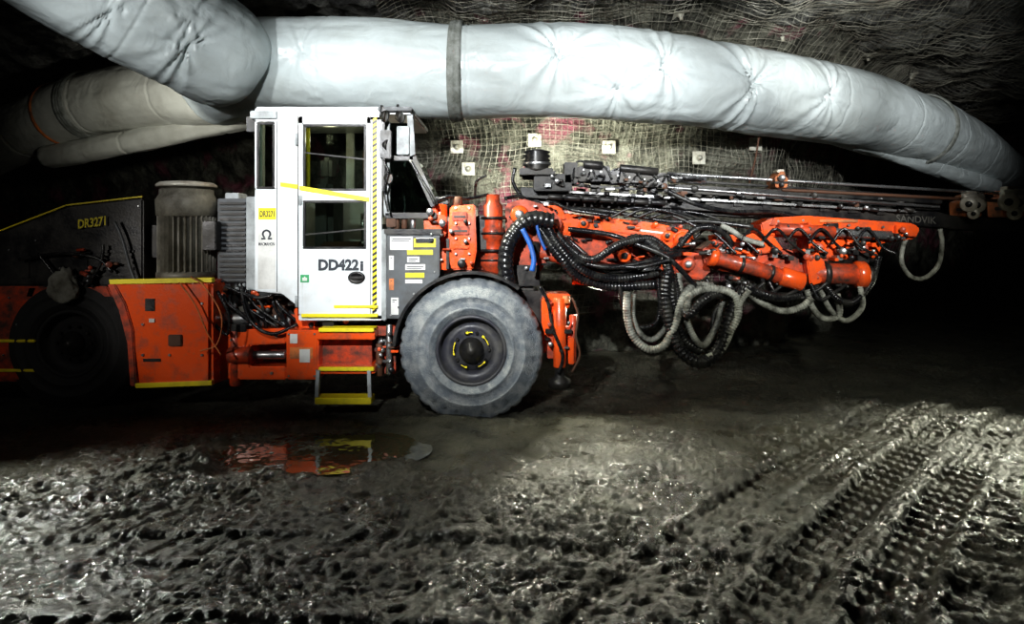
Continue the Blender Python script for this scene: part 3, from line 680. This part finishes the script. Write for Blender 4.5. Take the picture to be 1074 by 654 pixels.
m=MB(); m.poly([(530,214),(548,208),(578,216),(590,232),(582,262),(556,300),(530,300)],5.98,.4,REDD,.015); m.cyl(W(545,225,5.99),W(545,225,5.9),.08,RED); m.cyl(W(545,225,5.95),W(545,225,5.86),.04,STEEL); m.pb(528,278,566,300,5.92,.4,BLACK); m.bolts([(538,238),(562,238),(570,222),(552,250)],5.98,.014)
m.clutter(532,212,580,290,5.95,16,[RED,BLACK,STEEL])
m.fin('boom_base',rig,label='dirty red boom pivot base')
# jack
m=MB(); m.poly([(568,314),(574,308),(598,308),(598,322),(590,326),(590,342),(598,346),(598,352),(572,352),(568,340)],5.68,.3,RED,.01); m.pb(545,305,572,345,5.9,.6,BLACK)
m.cyl(W(587,312,5.68),W(587,385,5.68),.055,RED); m.cyl(W(601,330,5.72),W(601,380,5.72),.03,REDD); m.pb(574,326,592,338,5.66,.1,RED); m.pb(572,345,600,350,5.64,.12,BLACK); m.bolts([(574,316),(594,316),(578,346)],5.68,.012)
m.cyl(W(594,310,5.66),W(594,318,5.66),.03,ORNG); m.tube([W(u,v,5.62) for u,v in ((566,300),(575,318),(580,345),(590,372),(586,392))],.014,RUBBER); m.tube([W(u,v,5.66) for u,v in ((600,312),(606,330),(604,352),(608,372),(600,390))],.010,BROWN)
m.pb(596,354,602,382,5.66,.1,RED); m.pb(574,352,584,376,5.70,.12,REDD); m.clutter(570,312,598,380,5.66,12,[BLACK,STEEL,REDD],sz=4)
jk=m.fin('stabilizer_jack',rig,label='red hydraulic stabilizer jack leg')
m=MB(); c=W(587,384,5.68); m.lathe(c,(0,0,-1),[(.04,0),(.04,.08),(.09,.11),(.095,.17),(0,.17)],BLACK,24); m.fin('jack_foot',jk,label='dark steel jack foot')
# ---------------------------------------------------------------- boom
YB=6.1
m=MB()
m.poly([(556,218),(600,224),(690,234),(726,242),(729,256),(716,268),(690,262),(640,252),(590,246),(556,244)],YB,.30,RED,.015)
m.poly([(600,242),(650,252),(694,262),(690,284),(650,290),(610,288),(596,266)],YB+.05,.2,REDD,.01)
m.poly([(632,230),(666,236),(668,246),(630,242)],YB-.02,.34,RED,.008); m.poly([(562,214),(590,216),(594,230),(566,230)],YB-.03,.36,RED,.008)
for u,v,r in ((716,252,.075),(700,247,.045),(612,234,.045),(655,268,.06),(684,256,.05)): m.cyl(W(u,v,YB+.02),W(u,v,YB-.06),r,RED); m.cyl(W(u,v,YB),W(u,v,YB-.08),r*.5,BLACK)
m.bolts([(640,238),(660,241),(575,226),(586,227),(625,246),(672,248),(708,262),(722,246)],YB-.0,.012)
m.poly([(668,240),(702,244),(702,246),(668,242)],YB-.005,.01,STK,.001)
m.clutter(568,216,715,228,YB-.01,30,[BLACK,BLACK,BLACK,REDD,RED],slope=.14); m.clutter(600,248,700,272,YB,26,[BLACK,BLACK,BLACK,RED],slope=.08)
boom=m.fin('boom',rig,label='orange red steel boom arm')
m=MB(); m.cyl(W(560,262,YB-.12),W(640,284,YB-.12),.06,REDD); m.cyl(W(640,284,YB-.12),W(700,282,YB-.1),.035,STEEL); m.cyl(W(700,290,YB-.12),W(700,274,YB-.12),.06,RED); m.cyl(W(556,262,YB-.12),W(566,263,YB-.12),.08,BLACK); m.fin('boom_cylinder',boom,label='red hydraulic lift cylinder with steel rod')
m=MB(); m.cyl(W(600,292,YB),W(690,296,YB),.055,RED); m.cyl(W(680,296,YB),W(696,296,YB),.07,REDD); m.fin('boom_cylinder',boom,label='red hydraulic cylinder')
# feed holder
YH=5.98
m=MB()
m.poly([(706,262),(738,266),(746,284),(736,294),(708,288)],YH+.05,.3,REDD,.012)
m.poly([(736,262),(752,252),(792,256),(830,262),(846,270),(848,292),(838,302),(800,290),(756,284),(740,278)],YH,.3,REDD,.015)
m.cyl(W(744,268,YH-.05),W(820,290,YH-.08),.066,REDD); m.cyl(W(818,289,YH-.08),W(842,296,YH-.08),.085,RED); m.cyl(W(744,268,YH-.05),W(752,270.5,YH-.05),.085,RED); m.cyl(W(775,277,YH-.06),W(779,278.2,YH-.06),.074,BLACK); m.cyl(W(806,286,YH-.07),W(810,287.2,YH-.07),.074,BLACK)
m.cyl(W(846,286,YH),W(900,288,YH-.05),.095,REDD); m.cyl(W(896,288,YH-.05),W(908,288,YH-.05),.12,RED); m.cyl(W(862,287,YH-.02),W(868,287,YH-.02),.11,BLACK); m.cyl(W(908,288,YH-.05),W(914,288,YH-.05),.08,BLACK)
m.poly([(848,250),(918,250),(926,258),(920,270),(880,272),(850,268)],YH+.02,.28,RED,.012)
m.poly([(752,246),(800,246),(812,262),(790,270),(756,266)],YH+.06,.3,RED,.01)
m.poly([(776,250),(790,244),(812,248),(822,262),(800,266)],YH-.06,.1,RED,.008); m.poly([(846,272),(858,264),(866,276),(862,296),(850,300)],YH-.1,.1,RED,.008)
for u,v,r in ((757,262,.06),(806,280,.05),(858,260,.05),(905,260,.045),(880,262,.035),(722,277,.06)): m.cyl(W(u,v,YH+.02),W(u,v,YH-.05),r,REDD); m.cyl(W(u,v,YH),W(u,v,YH-.07),r*.5,STEEL)
for i in range(10): u=742+i*17; m.pb(u,262+3*(i%3),u+6,267+3*(i%3),YH-.09,.12,BLACK if i%2 else STEEL,.002)
m.bolts([(778,260),(790,262),(870,256),(892,256),(840,276),(842,296),(766,280)],YH,.012)
m.pb(900,262,912,276,YH-.04,.1,BLACK); m.pb(836,300,852,308,YH,.2,BLACK); m.pb(812,294,834,306,YH+.02,.2,BLACK)
m.clutter(710,254,920,272,YH-.05,60,[BLACK,BLACK,BLACK,STEEL,RED,REDD],sz=6); m.clutter(760,284,905,302,YH-.04,30,[BLACK,BLACK,STEEL,REDD],sz=6)
fh=m.fin('feed_holder',rig,label='orange red rotating feed holder with cylinders')
m=MB(); m.poly([(798,234),(812,228),(846,226),(900,230),(958,234),(966,240),(960,250),(920,256),(880,252),(812,248),(800,246)],YH+.02,.3,RED,.012)
m.poly([(812,228),(846,226),(850,234),(808,236)],YH-.01,.34,RED,.006); m.pb(940,236,962,248,YH-.02,.3,RED); m.cyl(W(830,241,YH-.02),W(935,247,YH-.02),.04,STEEL); m.cyl(W(815,240,YH-.02),W(875,243.5,YH-.02),.055,REDD)
m.bolts([(816,232),(842,231),(890,236),(926,238),(948,240),(955,245)],YH+.0,.012); m.pb(860,230,900,233,YH+.005,.02,ORNG,.002); m.pb(868,234,880,248,YH-.03,.1,BLACK); m.pb(904,238,914,252,YH-.03,.1,BLACK)
m.clutter(806,234,955,246,YH-.01,28,[BLACK,BLACK,STEEL,REDD],slope=.04)
m.fin('feed_cradle',rig,label='orange red feed cradle plate')
# feed beam
YFd=6.3
m=MB()
m.poly([(546,196),(880,217),(985,222),(1000,226),(1100,233),(1100,245),(1000,240),(985,238),(880,234),(546,212)],YFd,.25,BLACK,.008)
m.ob(W(548,186,YFd),W(985,212,YFd),.10,.035,BLACK); m.ob(W(560,199,YFd-.04),W(960,222,YFd-.04),.04,.02,STEEL); m.ob(W(590,181,YFd+.1),W(985,207,YFd+.1),.05,.02,BLACK)
m.ob(W(546,205,YFd-.05),W(800,224,YFd-.05),.05,.025,BLACK); m.ob(W(700,200,YFd+.15),W(985,215,YFd+.15),.06,.10,BLACK); m.ob(W(570,192,YFd-.06),W(940,215,YFd-.06),.03,.022,BLACK)
for i in range(14):
    u=560+i*30; v=190+i*1.75; m.pb(u,v-2,u+10,v+14,YFd-.02,.06,BLACK,.003)
m.clutter(560,186,960,198,YFd-.04,50,[BLACK,BLACK,BLACK,BLACK,STEEL,BROWN],slope=.06,sz=6)
fb=m.fin('feed_beam',rig,label='long black steel drill feed beam')
m=MB(); m.text('SANDVIK',940,225,982,232.5,YFd-.004,FAINT,.01,slope=-.02); m.fin('lettering',fb,label='faint pale lettering on beam')
m=MB(); m.cyl(W(700,182,YFd-.02),W(1066,204,YFd-.02),.015,STEEL,bev=.05); m.fin('drill_rod',fb,label='long bare steel drill rod')
m=MB(); m.cyl(W(820,199,YFd-.05),W(1056,211,YFd-.05),.015,BROWN,bev=.05); m.fin('drill_rod',fb,label='thin rusty drill rod')
m=MB(); m.cyl(W(640,192,YFd-.08),W(985,217,YFd-.08),.013,STEEL,bev=.05); m.fin('drill_rod',fb,label='long bare steel drill rod')
def holder(u,v,s,pale):
    m=MB(); Y=YFd-.1
    m.poly([(u-9*s,v+12*s),(u-10*s,v-4*s),(u-4*s,v-6*s),(u-3*s,v-12*s),(u+5*s,v-12*s),(u+6*s,v-4*s),(u+10*s,v-2*s),(u+9*s,v+12*s)],Y,.22,ORNG,.008)
    if pale:
        for du,dv,r in ((-5,-1,.07),(4,0,.07),(0,9,.05)): m.cyl(W(u+du*s,v+dv*s,Y+.02),W(u+du*s,v+dv*s,Y-.07),r*s,PALE); m.cyl(W(u+du*s,v+dv*s,Y-.05),W(u+du*s,v+dv*s,Y-.08),r*s*.4,BLACK)
        m.cyl(W(u-11*s,v-8*s,Y-.02),W(u+10*s,v-8*s,Y-.02),.035*s,PALE)
    else:
        m.cyl(W(u,v-2*s,Y+.02),W(u,v-2*s,Y-.04),.045*s,STEEL); m.cyl(W(u,v+8*s,Y+.02),W(u,v+8*s,Y-.03),.03*s,BLACK)
    m.pb(u-6*s,v-15*s,u+4*s,v-10*s,Y+.02,.1,PALE); m.pb(u-11*s,v+3*s,u+11*s,v+6*s,Y-.02,.1,BLACK)
    m.fin('rod_holder',fb,label='orange rod centralizer clamp with pale rollers')
holder(820,188,.7,0); holder(1021,215,1.0,1); holder(1064,213,1.2,1)
m=MB(); Yd=6.15
m.pb(592,170,606,192,Yd,.2,BLACK); m.pb(606,174,640,190,Yd,.22,BLACK,.01); m.pb(640,178,668,192,Yd,.2,BLACK,.01); m.pb(668,181,700,196,Yd+.02,.2,BLACK,.01); m.pb(560,182,600,200,Yd,.25,BLACK,.01)
m.cyl(W(612,172,Yd),W(632,174,Yd),.04,BLACK); m.cyl(W(650,176,Yd),W(690,180,Yd),.035,BLACK); m.cyl(W(700,186,Yd+.1),W(740,189,Yd+.1),.04,STEEL); m.bolts([(612,178),(620,179),(630,180),(648,184),(660,186),(676,188),(690,190)],Yd,.010)
for i in range(7): m.cyl(W(575+i*18,206+i,Yd),W(590+i*18,207+i,Yd),.026,BLACK)
for i in range(8):
    u=600+i*16; m.tube([W(u,190,Yd-.02),W(u+5,170+i*2+(i%3)*4,Yd+.02),W(u+18,173+i*2,Yd),W(u+26,188,Yd)],.010,RUBBER)
m.clutter(565,178,720,198,Yd-.02,36,[BLACK,BLACK,BLACK,BLACK,STEEL,BROWN],slope=.08,sz=5)
m.fin('rock_drill',fb,label='dark muddy hydraulic rock drill')
m=MB(); c=W(563,180,6.2)
m.lathe(c,(0,0,1),[(.09,0)]+[((.125 if k%2 else .10),.02*k) for k in range(10)]+[(.05,.2),(0,.2)],BLACK,28); m.lathe(c+Vector((0,0,.06)),(0,0,1),[(.128,0),(.13,.01),(.128,.02)],STEEL,28); m.pb(545,176,580,183,6.1,.25,BLACK)
m.tube([W(u,v,6.05) for u,v in ((540,176),(538,190),(546,205),(556,212))],.016,RUBBER); m.fin('hose_drum',fb,label='black hose drum on the feed')
# ---------------------------------------------------------------- hoses
def hose(pts,r,mat=RUBBER,corr=.13,Y=5.9,label=None,amp=.1):
    ph=random.random()*6
    P=[W(u,v,Y+amp*math.sin(ph+i*1.1)) for i,(u,v) in enumerate(pts)]
    m=MB(); m.tube(P,r,mat,corr=corr,seg=12,n=10); m.fin('hydraulic_hose',rig,label=label or ('pale muddy corrugated hydraulic hose' if mat is WHOSE else 'black corrugated hydraulic hose'))
hose([(580,232),(556,230),(536,250),(530,275),(534,302)],.070,RUBBER,.08,5.8,amp=.02)
hose([(562,228),(570,246),(590,272),(606,290),(640,300),(690,298)],.045,RUBBER)
hose([(572,232),(585,256),(612,284),(648,292),(700,284)],.040,RUBBER)
hose([(580,240),(600,262),(622,272),(650,256),(680,250),(700,262)],.036,RUBBER)
hose([(640,262),(668,250),(690,262),(702,285),(706,320),(716,355),(735,368)],.045,RUBBER,amp=.05)
hose([(700,285),(698,310),(704,345),(716,370),(736,380),(754,366),(764,335),(776,308),(790,300)],.055,RUBBER,.15,5.8,amp=.04)
hose([(706,290),(712,316),(722,330),(736,316),(752,308),(778,312)],.042,RUBBER,.15,5.85)
hose([(712,286),(716,320),(726,350),(738,362),(752,340),(758,318),(770,306)],.030,WHOSE,.15,5.92,amp=.04)
hose([(658,306),(658,330),(664,352),(680,366),(696,362),(708,340),(716,312),(728,300),(748,300)],.036,WHOSE,.15,5.82,amp=.03)
hose([(664,308),(664,332),(672,350),(684,356),(697,345),(702,330)],.026,WHOSE,.15,5.9,amp=.02)
hose([(720,332),(722,312),(738,303),(758,304),(772,312),(774,330),(764,350)],.036,WHOSE,.15,5.8,amp=.03)
hose([(742,374),(758,366),(768,344),(776,318),(786,304)],.026,WHOSE,.15,5.76,amp=.02)
hose([(780,304),(800,318),(820,326),(840,322),(852,312)],.032,WHOSE,.15,5.85,amp=.03)
hose([(776,300),(800,308),(820,312),(846,308),(868,304)],.040,RUBBER,.15,5.9)
hose([(846,304),(852,322),(864,334),(880,330),(878,308)],.028,WHOSE,.15,5.9,amp=.02)
hose([(860,304),(872,326),(888,336),(904,322),(902,300)],.025,WHOSE,.15,5.9,amp=.02)
hose([(866,300),(880,314),(896,316),(914,296),(922,268)],.028,RUBBER,.12,5.88,amp=.02)
hose([(712,258),(730,240),(752,240),(766,254),(760,268)],.028,RUBBER,.12,5.9)
hose([(756,236),(768,242),(780,250),(800,256)],.026,WHOSE,.15,5.86,amp=.02)
hose([(690,292),(694,325),(704,350),(722,366),(744,352),(750,326),(764,312)],.022,RUBBER,.12,5.96,amp=.05)
hose([(650,300),(654,322),(668,342),(688,338),(694,312),(700,296)],.022,RUBBER,.12,5.95,amp=.04)
hose([(958,240),(948,256),(946,276),(956,290),(970,291),(984,278),(988,256),(986,240)],.020,WHOSE,0,6.05,'thin pale hose loop',amp=.02)
hose([(700,200),(730,214),(770,222),(810,222),(840,228)],.02,RUBBER,0,6.1)
hose([(548,240),(556,256),(560,272),(558,284)],.022,BLUE,0,5.72,'short blue hydraulic hose',amp=.01)
hose([(562,232),(566,248),(572,262)],.014,BLUE,0,5.78,'short blue hydraulic hose',amp=.01)
hose([(530,208),(545,206),(560,212),(580,212),(600,220),(640,226)],.016,RUBBER,0,6.0)
hose([(590,218),(640,222),(700,232),(740,232),(790,238)],.02,RUBBER,0,6.0)
hose([(596,240),(640,246),(668,256),(700,270),(730,300)],.022,RUBBER,0,5.9)
hose([(455,212),(470,206),(490,208),(512,204)],.014,RUBBER,0,5.85)
hose([(498,206),(500,190),(510,184)],.012,RUBBER,0,5.9)
for i in range(8):
    hose([(560+i*5,236+i*2),(580+i*8,262+i*3),(620+i*8,276+i*2),(668+i*6,280-i*3),(704+i*5,272-i*3)],.016+.003*(i%3),RUBBER,0,5.86+.03*i,'black hydraulic hose')
for i in range(8):
    a=728+i*24; hose([(a,250+i),(a+14,240),(a+30,252+i),(a+44,266)],.012,RUBBER,0,5.86,'thin black hydraulic hose',amp=.04)
for i in range(6):
    a=740+i*22; hose([(a,292+i),(a+10,304+i*2),(a+26,306),(a+40,296)],.016,RUBBER,0,5.9,'black hydraulic hose',amp=.04)
for i in range(5):
    hose([(640+i*14,228),(664+i*14,218+i),(700+i*12,224+i),(736+i*8,240)],.013,RUBBER,0,6.02,'thin black hydraulic hose',amp=.03)
m=MB(); m.tube([W(796,144,7.6),W(792,168,7.6),W(786,192,7.65)],.01,BROWN); m.fin('hanging_cable',label='short thin brown cable hanging below the duct',category='cable')
# ------------------------------------------------------------------ lights
def spot(loc,tgt,e,ang,blend=.6,col=(1,1,1),r=.12,name='unseen_spot'):  # unseen spots added to light the scene
    l=bpy.data.lights.new(name,'SPOT'); l.energy=e; l.spot_size=math.radians(ang); l.spot_blend=blend; l.color=col; l.shadow_soft_size=r
    o=bpy.data.objects.new(name,l); o.location=loc; o.rotation_euler=(Vector(tgt)-Vector(loc)).to_track_quat('-Z','Y').to_euler(); SC.collection.objects.link(o); return o
spot((-1.2,.3,3.3),(-.5,6.0,2.35),2000,50,.7,(.98,1,1.0),.05)        # key on cab and duct
spot((2.2,.6,3.3),(2.2,6.2,2.7),1500,44,.8,(.99,1,1.0),.05)        # boom and duct
spot((-4.2,2.2,2.0),(-2.75,5.7,1.05),190,30,.8,(1,.97,.92),.06)       # side tank
spot((-4.5,2.2,2.3),(-4.0,5.9,1.35),50,46,.9,(1,.96,.90),.06)       # rear cover
spot((-3.7,3.0,3.0),(-2.7,7.0,3.3),290,62,.9,(.99,1,1),.08)       # elbow
spot((-4.7,4.3,1.0),(-1.4,3.1,0),330,72,.95,(.97,1,.90),.05)      # raking light on left mud
spot((1.35,5.9,.80),(1.05,4.1,0),300,54,1,(1,.94,.62),.06)       # warm pool
spot((.75,6.2,.95),(.35,3.8,0),130,90,1,(1,.98,.80),.06)       # low backlight added near the jack for wet sparkle
spot((5.2,6.6,1.0),(1.8,4.2,0),150,56,.95,(1,1,.80),.05)       # raking light along the tracks
spot((-.95,5.5,2.35),(1.0,5.0,0),210,90,1,(1,1,.84),.06)       # unseen fill added for the dark mid-ground floor
spot((2.6,2.6,2.6),(2.9,6.2,0),170,66,1,(1,1,.84),.08)       # ground below the feed
spot((.4,7.2,2.0),(.7,9.2,2.85),520,88,.7,(1,1,.86),.04)        # rock behind boom
spot((3.0,4.8,3.3),(4.2,9.2,4.3),430,56,.9,(1,1,.97),.04)       # shoulder rock
spot((3.6,3.0,3.1),(6.6,10.6,3.1),1200,22,.9,(.99,1,1),.05)       # far duct end
spot((-4.0,6.6,2.4),(-4.6,9.8,3.2),120,80,.9,(1,.98,.9),.06)
pl=bpy.data.lights.new('cab_fill','POINT'); pl.energy=7; pl.color=(1,.85,.6); pl.shadow_soft_size=.05; po=bpy.data.objects.new('cab_fill',pl); po.location=(-1.6,6.0,2.35); SC.collection.objects.link(po)  # unseen fill added so the cab interior shows
wd=bpy.data.worlds.new('w'); SC.world=wd; wd.use_nodes=True; wd.node_tree.nodes['Background'].inputs[0].default_value=(.5,.6,.6,1); wd.node_tree.nodes['Background'].inputs[1].default_value=.003
# ------------------------------------------------------------------ camera
cd=bpy.data.cameras.new('cam'); cd.sensor_width=36; cd.lens=36*F/1074; cd.shift_y=-(327-HV)/1074; cd.clip_end=200
co=bpy.data.objects.new('camera',cd); co.location=(0,0,CH); co.rotation_euler=(math.pi/2,0,0); SC.collection.objects.link(co); SC.camera=co
SC.view_settings.view_transform='Standard'
try: SC.view_settings.look='Medium High Contrast'
except Exception as e: print('look',e)
